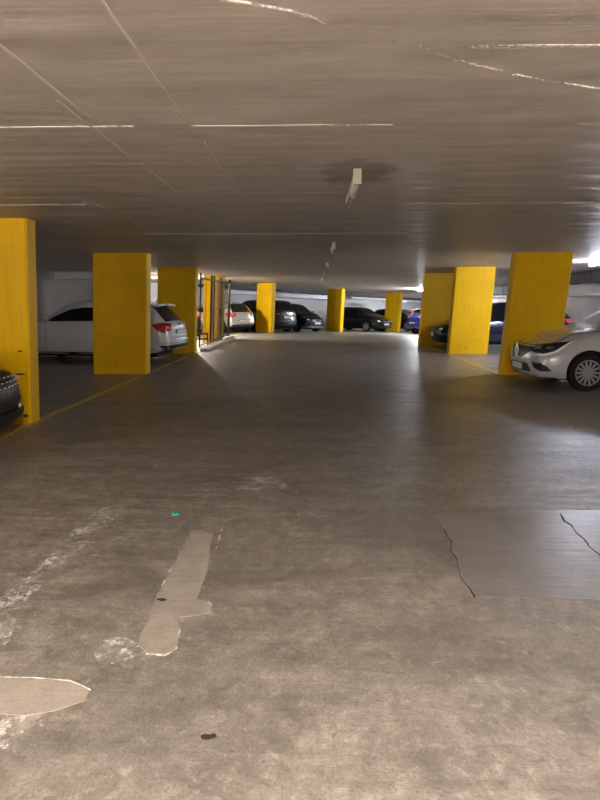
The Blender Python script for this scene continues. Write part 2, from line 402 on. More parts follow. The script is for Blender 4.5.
# ------------------------------------------------------------------ ducts, pipes and bulkheads
def run(name, a, b, w, h, m, label, cat, parts=True, joints=0):
    "rectangular duct from a to b (3D points on its axis) with flanges and hangers"
    a, b = Vector(a), Vector(b); d = b - a; rz = math.atan2(d.y, d.x); c = (a + b) / 2
    pit = math.atan2(d.z, math.hypot(d.x, d.y))
    root = empty(name, (c.x, c.y, c.z - h / 2), (0, -pit, rz))
    bm = bmesh.new(); abox(bm, (0, 0, h / 2), (d.length, w, h), bev=.008); from_bm('duct_body', bm, m, root)
    n = joints or max(2, int(d.length / 1.6))
    for i in range(n + 1):
        x = (i / n - .5) * (d.length - .06)
        bm = bmesh.new(); abox(bm, (x, 0, h / 2), (.04, w + .04, h + .04)); from_bm('flange', bm, m, root)
    return tag(root, label, cat)
def pipe_run(name, a, b, r, m, label):
    bm = bmesh.new(); acyl(bm, a, b, r, 12)
    return tag(from_bm(name, bm, m, smooth=False), label, 'pipe')
run('air_duct', (-8.3, 19.4, 2.31), (-5.7, 19.4, 2.31), .3, .21, M['ductw'], 'galvanised air duct under the ceiling above the white hatchback', 'duct')
run('air_duct', (8.7, 6, 2.25), (8.7, 22.5, 2.25), .35, .34, M['beam'], 'dark air duct high along the wall behind the white car with spoked wheels', 'duct')
pipe_run('drain_pipe', (-7.05, 19.72, 0.02), (-7.05, 19.72, 2.27), .045, M['pipe'], 'vertical grey drain pipe on the wall above the white hatchback')
def far_pt(s, off, z):      # a point s metres along the far wall, off metres in front of it, z above the sloping floor
    x = -8.7 + UX * s + .741 * off; y = 31.4 + UY * s - .671 * off
    return (x, y, z - drop(x, y))
run('air_duct', far_pt(4.0, .35, 2.13), far_pt(8.2, .35, 2.13), .35, .17, M['ductw'], 'white duct high on the far wall above the beige car', 'duct')
run('air_duct', far_pt(8.6, .4, 2.12), far_pt(15.5, .4, 2.12), .4, .26, M['duct'], 'grey duct high on the far wall above the dark grey van', 'duct')
run('air_duct', far_pt(16.0, .5, 2.22), far_pt(28, .5, 2.22), .4, .12, M['ductw'], 'slim white duct high on the far wall above the far black car', 'duct')
run('ceiling_bulkhead', far_pt(2, .5, 2.40), far_pt(28.2, .5, 2.40), .5, .17, M['beam'], 'dark bulkhead along the top of the far wall', 'bulkhead')
pipe_run('wall_pipe', tuple(Vector(far_pt(17.6, 2.2, 2.0))), tuple(Vector(far_pt(17.6, 2.2, 2.0)) + Vector((1.75, .2, .0))), .07, M['ductw'], 'short white pipe hanging under the ceiling over the far black car')
run('air_duct', (8.72, 26, 2.0), (8.72, 31.8, 2.0), .36, .36, M['beam'], 'added dark box covering the overlit wall above the navy car, lower than the dark air duct', 'duct')  # no real duct: dark box added to cover the overlit wall
pipe_run('water_pipe', (8.6, 10, 1.72), (8.6, 31.5, 1.72), .05, M['ductw'], 'white water pipe along the wall beyond the brightly lit pillar')

# ------------------------------------------------------------------ lamps
def tube_mat(name, col, st): return mat(name, (.9, .9, .9), .3, emit=col, es=st)
COLD = tube_mat('lit_tube_cold', (.78, .83, 1.0), 250); COLD2 = tube_mat('lit_tube_cold_far', (.88, .92, 1.0), 420)
COLD4 = tube_mat('lit_tube_bay', (1.0, .95, .88), 100)
WARM_FILL = tube_mat('added_fill_tube_warm', (1.0, .90, .81), 300)  # for the added fill lamp over the left bays
WARM3 = tube_mat('lit_tube_warm_dim', (1.0, .90, .81), 70)
WARM = tube_mat('lit_tube_warm', (1.0, .89, .79), 470); COLD3 = tube_mat('lit_tube_hidden_bay', (1.0, .96, .88), 700)
def batten(x, y, rz, label, tube, length=1.3, group=None):
    z = CEIL - drop(x, y)
    root = empty('ceiling_lamp', (x, y, z), (0, 0, rz))
    bm = bmesh.new(); abox(bm, (0, 0, -.018), (length, .036, .036), bev=.005); from_bm('lamp_housing', bm, M['pipe'], root)
    for s in (-1, 1):
        bm = bmesh.new(); abox(bm, (s * (length / 2 - .02), 0, -.056 if s < 0 else -.06), (.05, .062 if s < 0 else .045, .112 if s < 0 else .06), bev=.008); from_bm('end_cap', bm, M['cream'], root)
    bm = bmesh.new(); acyl(bm, (-length / 2 + .04, 0, -.078), (length / 2 - .04, 0, -.072), .026, 16); from_bm('tube', bm, tube, root, True)
    return tag(root, label, 'ceiling lamp', group)
for (x, y, l) in ((.31, 5.28, 'unlit tube lamp on the ceiling inside the cloudy water mark, nearest of the aisle lamps'),
                  (.31, 10.85, 'unlit tube lamp on the ceiling above the aisle, second nearest'),
                  (.31, 16.2, 'unlit tube lamp on the ceiling above the aisle, third nearest'),
                  (.31, 21.3, 'small unlit tube lamp on the ceiling above the aisle, fourth nearest'),
                  (.31, 26.4, 'smallest unlit tube lamp above the aisle near the far pillars')):
    batten(x, y, R(90), l, M['tubeoff'], group='unlit aisle lamps')
batten(.31, -.9, R(90), 'lit warm tube lamp over the aisle behind the camera', WARM, 1.5)
batten(.31, -4.6, R(90), 'lit warm tube lamp over the aisle far behind the camera', WARM, 1.5)
batten(-6.0, -1.2, R(90), 'added unseen warm fill lamp over the left bays behind the camera', WARM_FILL, 1.5)  # extra lamp, added to brighten the near ceiling and the scuffed pillar
batten(6.85, 14.85, R(90), 'glaring lit tube lamp over the empty bay beside the wall', COLD, 1.3)
batten(5.75, 33.2, R(90), 'glaring lit tube lamp beyond the pillar with the shadow across its foot', COLD2, 1.5)
batten(-5.6, 25.2, R(90), 'lit tube lamp in the closed bay behind the wire fence', COLD3, 1.3)
batten(-6.2, 21.2, R(90), 'lit tube lamp behind the pillar at the tail of the white hatchback', COLD4, 1.0)
batten(9.5, 41.5, R(47), 'lit tube lamp over the far aisle beyond the blue car', COLD2, 1.3)

# ------------------------------------------------------------------ wire fence
def fence():
    root = empty('wire_fence', (-3.50, 18.4, 0))
    y1 = 5.9; H = 2.22
    def post(y, r, m, name='post', h=2.36, z=0.1):
        bm = bmesh.new(); abox(bm, (LEAN * (h / 2 - 1.25), y, z + (h - z) / 2), (r, r, h - z))
        for v in bm.verts: v.co.x += LEAN * (v.co.z - h / 2)
        return from_bm(name, bm, m, root)
    for y, r, m in ((0.02, .04, 'fence'), (1.95, .05, 'fence'), (2.25, .06, 'pink'), (2.52, .05, 'fence'), (4.1, .04, 'fence'), (6.25, .09, 'fence')): post(y, r, M[m])
    for z, r in ((2.20, .045), (1.25, .03), (.16, .04)):
        for a, b in (((0, 1.95), (2.52, 6.25)) if z != 1.25 else ((2.52, 6.25),)):
            bm = bmesh.new(); x = LEAN * (z - 1.25); abox(bm, (x, (a + b) / 2, z), (r, b - a, r)); from_bm('rail', bm, M['fence'], root)
    bm = bmesh.new()
    for i in range(39):
        y = 2.55 + i * .095
        acyl(bm, (LEAN * -1.05, y, .18), (LEAN * 1.02, y, 2.25), .0035, 4)
    for i in range(20):
        z = .24 + i * .1
        acyl(bm, (LEAN * (z - 1.25), 2.55, z), (LEAN * (z - 1.25), 6.22, z), .0035, 4)
    from_bm('wire_mesh', bm, M['fence'], root)
    bm = bmesh.new(); abox(bm, (-.03, 4.1, 1.1), (.04, .05, .22), bev=.008); from_bm('gate_lock', bm, M['fence'], root)
    return tag(root, 'dark steel wire fence with gate frame enclosing the bay past the white hatchback', 'fence')
fence()
bm = bmesh.new(); abox(bm, (0, 0, .045), (.22, 6.4, .09), bev=.01)
o = from_bm('concrete_kerb', bm, M['kerb']); o.location = (-3.35, 21.25, 0.004)
tag(o, 'pale concrete kerb along the foot of the wire fence', 'kerb', kind='thing')
# low brown barrier and post inside the fenced bay
root = empty('hoop_barrier', (-4.12, 20.2, 0), (0, 0, R(12)))
for x in (-.5, .5):
    bm = bmesh.new(); acyl(bm, (x, 0, 0), (x, 0, .42), .03, 8); from_bm('post', bm, M['rust'], root)
for z in (.25, .42):
    bm = bmesh.new(); acyl(bm, (-.52, 0, z), (.52, 0, z), .028, 8); from_bm('rail', bm, M['rust'], root)
tag(root, 'low rusty brown barrier standing behind the wire fence', 'barrier')
bm = bmesh.new(); abox(bm, (0, 0, 1.2), (.1, .1, 2.5), bev=.01)
for v in bm.verts: v.co.x += LEAN * (v.co.z - 1.2)
o = from_bm('steel_post', bm, M['yellow']); o.location = (-4.05, 22.2, .01); tag(o, 'thin yellow post behind the wire fence, beside the deep yellow pillar', 'post', kind='thing')

# ------------------------------------------------------------------ cars
def interp(keys, x):
    "monotone-ish smooth interpolation through (x, v) keys"
    keys = sorted(keys)
    if x <= keys[0][0]: return keys[0][1]
    if x >= keys[-1][0]: return keys[-1][1]
    for i in range(len(keys) - 1):
        x0, v0 = keys[i]; x1, v1 = keys[i + 1]
        if x0 <= x <= x1:
            h = x1 - x0; t = (x - x0) / h
            def sl(j):
                if j <= 0 or j >= len(keys) - 1: return None
                a = (keys[j][1] - keys[j - 1][1]) / (keys[j][0] - keys[j - 1][0]); b = (keys[j + 1][1] - keys[j][1]) / (keys[j + 1][0] - keys[j][0])
                return 0 if a * b <= 0 else 2 * a * b / (a + b)
            s0, s1 = sl(i), sl(i + 1); c = (v1 - v0) / h
            s0 = c if s0 is None else s0; s1 = c if s1 is None else s1
            return (2*t**3 - 3*t*t + 1) * v0 + (t**3 - 2*t*t + t) * h * s0 + (3*t*t - 2*t**3) * v1 + (t**3 - t*t) * h * s1

def dims(L=4.36, W=1.8, H=1.45, style='hatch', badd=0.):
    h = L / 2; k = L / 4.36; g = H - 1.45
    b = .12 if style == 'suv' else 0.
    top = {'hatch': [(-h, .92), (-h + .08*k, 1.0), (-h + .45*k, 1.27), (-h + .72*k, 1.405), (-h + 1.3*k, 1.45), (.0, 1.455), (.4*k, 1.40), (1.10*k, 1.045), (1.45*k, .975), (1.8*k, .89), (h - .1, .79), (h, .70)],
           'suv': [(-h, 1.0), (-h + .06*k, 1.08), (-h + .25*k, 1.33), (-h + .42*k, 1.42), (-h + 1.2*k, 1.455), (.1, 1.45), (.5*k, 1.39), (1.12*k, 1.03), (1.45*k, .985), (1.85*k, .93), (h - .1, .85), (h, .74)],
           'sedan': [(-h, .92), (-h + .1, 1.0), (-h + .6*k, 1.04), (-h + 1.25*k, 1.33), (-h + 1.6*k, 1.41), (-.2, 1.45), (.25*k, 1.40), (1.0*k, 1.03), (1.45*k, .95), (1.8*k, .86), (h - .1, .76), (h, .67)]}[style]
    top = [(x, z + (g * max(0, min(1, (z - .7) / .75))) + (b * 0)) for x, z in top]
    belt = [(-h, .90), (-h + .4, 1.0), (0, .95), (1.0*k, .94), (1.5*k, .86), (h - .2, .72), (h, .62)]
    belt = [(x, z + g * .55 + badd) for x, z in belt]
    top = [(x, z + (badd if x > 1.3 * k else 0)) for x, z in top]
    return dict(L=L, W=W, H=H, h=h, k=k, g=g, top=top, belt=belt, style=style)

def car_body(D, paint):
    L, W, h, k = D['L'], D['W'], D['h'], D['k']; w0 = W / 2
    def sect(x):
        zt = interp(D['top'], x); zb = min(interp(D['belt'], x), zt - .035)
        gh = max(0., zt - zb)
        f = min(1., max(0., (gh - .06) / .36))
        w = w0 * interp([(-h, .83), (-h + .05, .885), (-h + .14, .935), (-h + .35, .97), (-h + .7, .99), (-.3, 1.), (1.0, 1.), (h - .7, .985), (h - .35, .965), (h - .14, .92), (h - .05, .865), (h, .80)], x)
        wt = w * (.80 * (1 - f) + .655 * f)
        zl = interp([(-h, .34), (-h + .5, .24), (-h + .9, .2), (h - .9, .19), (h - .3, .19), (h, .21)], x)
        zc = zl + (zb - zl) * .55
        pts = [(0, zl), (w * .5, zl), (w * .86, zl + .005), (w * .955, zl + .045), (w * .985, zl + .14), (w * .995, (zl + zc) / 2 + .04), (w, zc), (w * .985, zc + (zb - zc) * .45),
               (w * .965, zc + (zb - zc) * .72), (w * .945, zb - .012), (w * .915, zb + .012)]
        e = (wt, zt - .02 - .045 * f)
        for q in (.33, .66): pts.append((w * .915 + (e[0] - w * .915) * q + .012 * f, zb + .012 + (e[1] - zb - .012) * q))
        pts += [e, (wt * .93, zt - .008 - .018 * f), (wt * .6, zt - .002 * (1 - f) - .006 * f), (wt * .3, zt), (0, zt)]
        return pts
    def Xn(y, z): return -.20 * abs(y / w0) ** 2.6 - interp([(.15, .10), (.3, .03), (.5, 0.), (.62, .02), (.72, .07), (.85, .22)], z - D['g'] * .3)
    def Xt(y, z): return .13 * abs(y / w0) ** 2.6 + interp([(.2, .12), (.42, .01), (.55, 0.), (.66, .04), (.9, .06), (1.1, .1)], z - D['g'] * .3)
    xs = [-h]
    while xs[-1] < h - 1e-6:
        x = xs[-1]; st = .025 if (h - abs(x)) < .2 else .035 if (h - abs(x)) < .5 else .075
        xs.append(min(h, x + st))
    bm = bmesh.new(); rows = []
    def warp(x, y, z):
        f = max(0., (x - (h - .75)) / .75); f = f * f * (3 - 2 * f)
        r = max(0., (-x - (h - .6)) / .6); r = r * r * (3 - 2 * r)
        return x + f * Xn(y, z) + r * Xt(y, z)
    for x in xs:
        P = sect(x); ring = []
        full = [(y, z) for y, z in P] + [(-y, z) for y, z in P[-2:0:-1]]
        for y, z in full: ring.append(bm.verts.new((warp(x, y, z), y, z)))
        rows.append(ring)
    n = len(rows[0])
    for A, B in zip(rows, rows[1:]):
        for i in range(n): bm.faces.new((A[i], A[(i + 1) % n], B[(i + 1) % n], B[i]))
    for ring, x in ((rows[0], -h), (rows[-1], h)):
        P = [(v.co.y, v.co.z) for v in ring]; zc = sum(p[1] for p in P) / n; zmin = min(p[1] for p in P); zmax = max(p[1] for p in P); zc = (zmin + zmax) / 2
        prev = ring
        for s in (.85, .7, .55, .4, .25, .12):
            cur = [bm.verts.new((warp(x, y * s, zc + (z - zc) * s), y * s, zc + (z - zc) * s)) for y, z in P]
            for i in range(n): bm.faces.new((prev[i], prev[(i + 1) % n], cur[(i + 1) % n], cur[i]))
            prev = cur
        c = bm.verts.new((warp(x, 0, zc), 0, zc))
        for i in range(n): bm.faces.new((prev[i], prev[(i + 1) % n], c))
    bmesh.ops.recalc_face_normals(bm, faces=bm.faces)
    return bm

def project_patch(bvh, pts, D, off=.004, depth=.012, step=.05):
    "drape the outline pts (3D) along direction D onto the body, with a thickness"
    D = Vector(D).normalized(); U = Vector((0, 0, 1)).cross(D)
    if U.length < 1e-3: U = Vector((0, 1, 0))
    U.normalize(); V = D.cross(U)
    P = [(Vector(p).dot(U), Vector(p).dot(V)) for p in pts]
    bm = bmesh.new(); bm.faces.new([bm.verts.new((a, b, 0)) for a, b in P])
    bmesh.ops.triangulate(bm, faces=bm.faces[:])
    for ax in (0, 1):
        lo, hi = min(p[ax] for p in P), max(p[ax] for p in P); st = max(step, (hi - lo) / 40); q = lo + st
        while q < hi - 1e-4:
            co = [0, 0, 0]; co[ax] = q; nn = [0, 0, 0]; nn[ax] = 1
            bmesh.ops.bisect_plane(bm, geom=bm.verts[:] + bm.edges[:] + bm.faces[:], plane_co=co, plane_no=nn); q += st
    for v in bm.verts:
        o = U * v.co.x + V * v.co.y
        hit, nn, _, _ = bvh.ray_cast(o + D * 8, -D)
        if hit is None:
            hit, nn, _, _ = bvh.find_nearest(o + D * o.dot(D) * 0 + D * 0.0 + Vector((0, 0, 0)) + D * Vector(pts[0]).dot(D))
        v.co = hit + (nn if nn.dot(D) > 0 else -nn) * off
    g = bmesh.ops.extrude_face_region(bm, geom=bm.faces[:])
    bmesh.ops.translate(bm, vec=-D * depth, verts=[v for v in g['geom'] if isinstance(v, bmesh.types.BMVert)])
    return bm

def wheel(root, x, side, W, r, spokes, rimm, tw=.20):
    y = side * (W / 2 - .02 - tw / 2)
    bm = bmesh.new(); t = tw / 2
    lathe(bm, [(r * .68, -t * .9), (r * .93, -t * .98), (r * .985, -t * .8), (r, -t * .45), (r, t * .45), (r * .985, t * .8), (r * .93, t * .98), (r * .68, t * .9), (r * .66, 0), (r * .68, -t * .9)], 40)
    w = from_bm('wheel', bm, M['tyre'], root, True); w.location = (x, y, r)
    bm = bmesh.new(); s = side
    lathe(bm, [(r * .69, s * t * .92), (r * .64, s * t * .95), (r * .62, s * t * .55), (r * .60, s * t * .35), (r * .2, s * t * .3), (0, s * t * .3)], 40)
    dark = len(bm.faces)
    for i in range(spokes):
        a = 2 * math.pi * i / spokes
        mt = Matrix.Rotation(a, 4, 'Y')
        abox(bm, (r * .39, s * t * .68, 0), (r * .50, .016, r * (1.55 / spokes)), bev=.003, mtx=mt)
    lathe(bm, [(r * .17, s * t * .35), (r * .17, s * t * .80), (r * .12, s * t * .86), (0, s * t * .88)], 20)
    me = bpy.data.meshes.new('rim'); bmesh.ops.recalc_face_normals(bm, faces=bm.faces); 
    bm.faces.ensure_lookup_table()
    for i, f in enumerate(bm.faces):
        if i < dark and min(math.hypot(v.co.x, v.co.z) for v in f.verts) < r * .605: f.material_index = 1
    bm.to_mesh(me); bm.free()
    link('rim', me, w, (rimm, M['well']))

def car(name, label, cat, loc, heading, paint, D, o):
    """o: options. Local frame: nose towards +X, wheels on z = 0."""
    L, W, h, k, g = D['L'], D['W'], D['h'], D['k'], D['g']; w = W / 2
    root = empty(name); tag(root, label, cat)
    bm = car_body(D, paint); bvh = BVHTree.FromBMesh(bm)
    r = o.get('r', .315); xa, xb = h - o.get('fo', .90) * k, -h + o.get('ro', .80) * k
    body = from_bm('body', bm, [paint, M['well']], root, True)
    # wheel arches
    cb = bmesh.new()
    for x in (xa, xb):
        for s in (-1, 1): acyl(cb, (x, s * (w - .30), r + .02), (x, s * (w + .3), r + .02), r + .045, 32)
    cut = from_bm('arch_cutter', cb, M['well'])
    md = body.modifiers.new('b', 'BOOLEAN'); md.object = cut; md.solver = 'EXACT'; md.operation = 'DIFFERENCE'
    dg = bpy.context.evaluated_depsgraph_get(); me = bpy.data.meshes.new_from_object(body.evaluated_get(dg)); body.modifiers.clear()
    old = body.data; body.data = me; bpy.data.meshes.remove(old); cm = cut.data; bpy.data.objects.remove(cut); bpy.data.meshes.remove(cm)
    me.materials.clear(); me.materials.append(paint); me.materials.append(M['well'])
    for p in me.polygons:
        c = p.center; p.material_index = 0
        for x in (xa, xb):
            d = math.hypot(c.x - x, c.z - r - .02)
            if abs(c.y) < w - .29 and d < r + .06 and abs(p.normal.y) > .9 and abs(c.y) > w - .31: p.material_index = 1
            elif abs(d - (r + .045)) < .006 and abs(p.normal.y) < .15 and abs(c.y) > w - .31: p.material_index = 1
        p.use_smooth = p.material_index == 0
    me.set_sharp_from_angle(angle=R(50))
    def P(nm, pts, d, m, off=.004, depth=.012, step=.05, par=None):
        bm = project_patch(bvh, pts, d, off, depth, step)
        return from_bm(nm, bm, m, par or root, False)
    def smoothp(ob):
        for p in ob.data.polygons: p.use_smooth = True
        ob.data.set_sharp_from_angle(angle=R(40)); return ob
    gl = o.get('glass', M['glass']); T = lambda x: interp(D['top'], x); B = lambda x: interp(D['belt'], x)
    st = D['style']
    # windscreen and rear window, draped from above
    ws0, ws1 = {'hatch': (1.08, .44), 'suv': (1.08, .54), 'sedan': (.98, .29)}[st]
    smoothp(P('windscreen', [(ws0 * k, -.62 * w / .9, T(ws0 * k)), (ws0 * k + .03, 0, T(ws0 * k)), (ws0 * k, .62 * w / .9, T(ws0 * k)), (ws1 * k, .53 * w / .9, T(ws1 * k)), (ws1 * k, -.53 * w / .9, T(ws1 * k))], (.75, 0, 1), o.get('wglass', gl), .004, .012, .08))
    rw = {'hatch': (.10, .60, .60, .50), 'suv': (.06, .36, .62, .56), 'sedan': (.66, 1.3, .60, .50)}[st]
    d = (-1, 0, .55) if st != 'sedan' else (-.8, 0, 1)
    smoothp(P('rear_window', [(-h + rw[0] * k, -rw[2] * w / .9, T(-h + rw[0] * k)), (-h + rw[1] * k, -rw[3] * w / .9, T(-h + rw[1] * k)), (-h + rw[1] * k, rw[3] * w / .9, T(-h + rw[1] * k)), (-h + rw[0] * k, rw[2] * w / .9, T(-h + rw[0] * k))], d, gl, .004, .012, .08))
    # side windows
    xr = {'hatch': -h + .62 * k, 'suv': -h + .45 * k, 'sedan': -h + 1.05 * k}[st]
    up = lambda x: max(B(x) + .05, T(x) - .105)
    lo = lambda x: B(x) + .028
    for s in (-1, 1):
        yy = s * w
        f0, f1 = .98 * k, (.36 if st != 'sedan' else .22) * k; m0 = -.42 * k
        fr = [(f0, yy, lo(f0)), (m0 + .03, yy, lo(m0)), (m0 + .03, yy, up(m0)), (0, yy, up(0)), (f1, yy, up(f1)), ((f0 + f1) / 2, yy, (lo(f0) + up(f1)) / 2 + .02)]
        x1 = xr + .34 * k
        rr = [(m0 - .05, yy, lo(m0)), (x1 - .1, yy, lo(x1) + .01), (x1, yy, lo(x1) + .05), (x1 + .16, yy, up(x1 + .16)), (m0 - .05, yy, up(m0))]
        qq = [(x1 - .16, yy, lo(x1) + .02), (xr + .0, yy, lo(xr) + .07), (xr + .12, yy, up(xr + .2) - .03), (x1 + .1, yy, up(x1 + .1)), (x1 - .04, yy, lo(x1) + .08)]
        P('side_window', fr, (0, s, .35), gl); P('side_window', rr, (0, s, .35), gl)
        if st != 'sedan': P('quarter_window', qq[:4], (0, s, .35), gl)
        # door gaps, handles, sill
        for x in (.92 * k, m0 - .01, xr + .36 * k):
            P('door_gap', [(x - .004, yy, .28), (x + .004, yy, .28), (x + .004, yy, lo(x) - .03), (x - .004, yy, lo(x) - .03)], (0, s, .1), M['gap'], .0012, .006)
        for x in (-.25 * k, -1.15 * k):
            hx = P('door_handle', [(x - .1, yy, B(x) - .10), (x + .08, yy, B(x) - .105), (x + .08, yy, B(x) - .135), (x - .1, yy, B(x) - .13)], (0, s, 0), o.get('handle', paint), .028, .03)
        P('sill_trim', [(xa - r - .1, yy, .20), (xa - r - .1, yy, .27), (xb + r + .1, yy, .27), (xb + r + .1, yy, .20)], (0, s, 0), M['plastic'], .004, .02)
        # mirror
        bm = bmesh.new(); mx = .78 * k; mz = B(mx) + .09
        bmesh.ops.create_icosphere(bm, subdivisions=3, radius=1)
        for v in bm.verts:
            v.co.x = v.co.x * .085 if v.co.x > 0 else v.co.x * .03
            v.co.y *= .12; v.co.z *= .075
            v.co += Vector((mx, s * (w + .10), mz))
        mi = from_bm('wing_mirror', bm, paint, root, True)
        bm = bmesh.new(); abox(bm, (mx, s * (w - .01), mz - .045), (.06, .16, .03), bev=.008); from_bm('mirror_arm', bm, M['plastic'], mi)
    for s in (-1, 1):
        for x in (xa, xb): wheel(root, x, s, W, r, o.get('spokes', 10), o.get('rim', M['rim']))
    # under tray: black box put in as shade beneath the car
    bm = bmesh.new(); abox(bm, (0, 0, .2), (L - .9, W - .66, .1), bev=.02); from_bm('underbody_shade', bm, M['well'], root)
    o.get('face', plain_face)(P, D, root, paint, smoothp, o)
    o.get('tail', plain_tail)(P, D, root, paint, smoothp, o)
    # stand it on the (possibly sloping) floor: loc is the middle of the car
    x, y = loc; z = on_floor(x, y); e = .3
    nrm = Vector((drop(x + e, y) - drop(x - e, y), drop(x, y + e) - drop(x, y - e), 2 * e)).normalized()
    f = Vector((math.cos(heading), math.sin(heading), 0)); f = (f - nrm * f.dot(nrm)).normalized(); s = nrm.cross(f)
    root.matrix_world = Matrix(((f.x, s.x, nrm.x, x), (f.y, s.y, nrm.y, y), (f.z, s.z, nrm.z, z), (0, 0, 0, 1)))
    return root

def plate(root, x, z, name='license_plate', w=.52, y=0, sgn=1):
    bm = bmesh.new(); abox(bm, (x, y, z), (.018, w, .115), bev=.004); p = from_bm(name, bm, M['plastic'], root)
    bm = bmesh.new(); abox(bm, (x + sgn * .008, y, z), (.012, w - .02, .098)); from_bm('plate_face', bm, M['plate'], p)

def plain_face(P, D, root, paint, sm, o):
    h, w = D['h'], D['W'] / 2; b = D['g'] * .4 + (.05 if D['style'] == 'suv' else 0)
    P('grille', [(h, -.42, .66 + b), (h, -.36, .50 + b), (h, .36, .50 + b), (h, .42, .66 + b)], (1, 0, .1), M['plastic'], .006, .02)
    P('lower_grille', [(h, -.55, .40 + b), (h, -.62, .26), (h, .62, .26), (h, .55, .40 + b)], (1, 0, 0), M['plastic'], .005, .02)
    for s in (-1, 1):
        d = (1, s * .8, .25)
        hl = sm(P('headlight', [(h - .03, s * .44, .67 + b), (h - .02, s * .46, .56 + b), (h - .12, s * .72, .57 + b), (h - .42, s * .86, .66 + b), (h - .52, s * .85, .76 + b), (h - .2, s * .66, .71 + b)], d, M['lens'], .006, .03))
        P('lamp_reflector', [(h - .1, s * .55, .645 + b), (h - .1, s * .56, .585 + b), (h - .18, s * .68, .60 + b), (h - .18, s * .68, .67 + b)], d, M['drl'], .010, .01, par=hl)
    plate(root, h + .012, .44 + b, sgn=1)

def plain_tail(P, D, root, paint, sm, o):
    h, w = D['h'], D['W'] / 2; b = D['g'] * .5; red = o.get('red', M['red'])
    for s in (-1, 1):
        d = (-1, s * .9, .1)
        tl = sm(P('taillight', [(-h + .02, s * .50, .94 + b), (-h + .02, s * .52, .80 + b), (-h + .12, s * .80, .76 + b), (-h + .36, s * .88, .84 + b), (-h + .44, s * .88, .96 + b), (-h + .2, s * .8, .97 + b)], d, red, .008, .03))
        P('reversing_lamp', [(-h + .05, s * .56, .88 + b), (-h + .05, s * .57, .83 + b), (-h + .1, s * .68, .82 + b), (-h + .1, s * .68, .88 + b)], d, o.get('rev', M['dull']), .012, .01, par=tl)
    P('rear_bumper_trim', [(-h, -.68, .42), (-h, .68, .42), (-h, .62, .30), (-h, -.62, .30)], (-1, 0, 0), M['plastic'], .005, .02)
    for z in (.60 + b * .3,):
        P('tailgate_gap', [(-h, -.62, z), (-h, .62, z), (-h, .62, z - .008), (-h, -.62, z - .008)], (-1, 0, 0), M['gap'], .002, .006)
    plate(root, -h - .0 + .02, o.get('pz', .74), sgn=-1)
    bm = bmesh.new()
    bmesh.ops.create_cone(bm, cap_ends=True, segments=16, radius1=.04, radius2=.04, depth=.012, matrix=Matrix.Translation((-h + .035, 0, .93 + b)) @ Matrix.Rotation(R(90), 4, 'Y')); from_bm('rear_badge', bm, M['chrome'], root)

def ring_diamond(bm, x, z, a, b, t, mtx=None):
    o = [(0, b), (a, 0), (0, -b), (-a, 0)]; i = [(0, b - t * 1.7), (a - t, 0), (0, -b + t * 1.7), (-a + t, 0)]
    vs = [[bm.verts.new((x + dx, p, z + q)) for p, q in P_] for P_, dx in ((o, 0), (i, .0), (o, .02), (i, .02))]
    for k_ in range(4):
        j = (k_ + 1) % 4
        bm.faces.new((vs[0][k_], vs[0][j], vs[1][j], vs[1][k_])); bm.faces.new((vs[2][k_], vs[2][j], vs[3][j], vs[3][k_]))
        bm.faces.new((vs[0][k_], vs[0][j], vs[2][j], vs[2][k_])); bm.faces.new((vs[1][k_], vs[1][j], vs[3][j], vs[3][k_]))

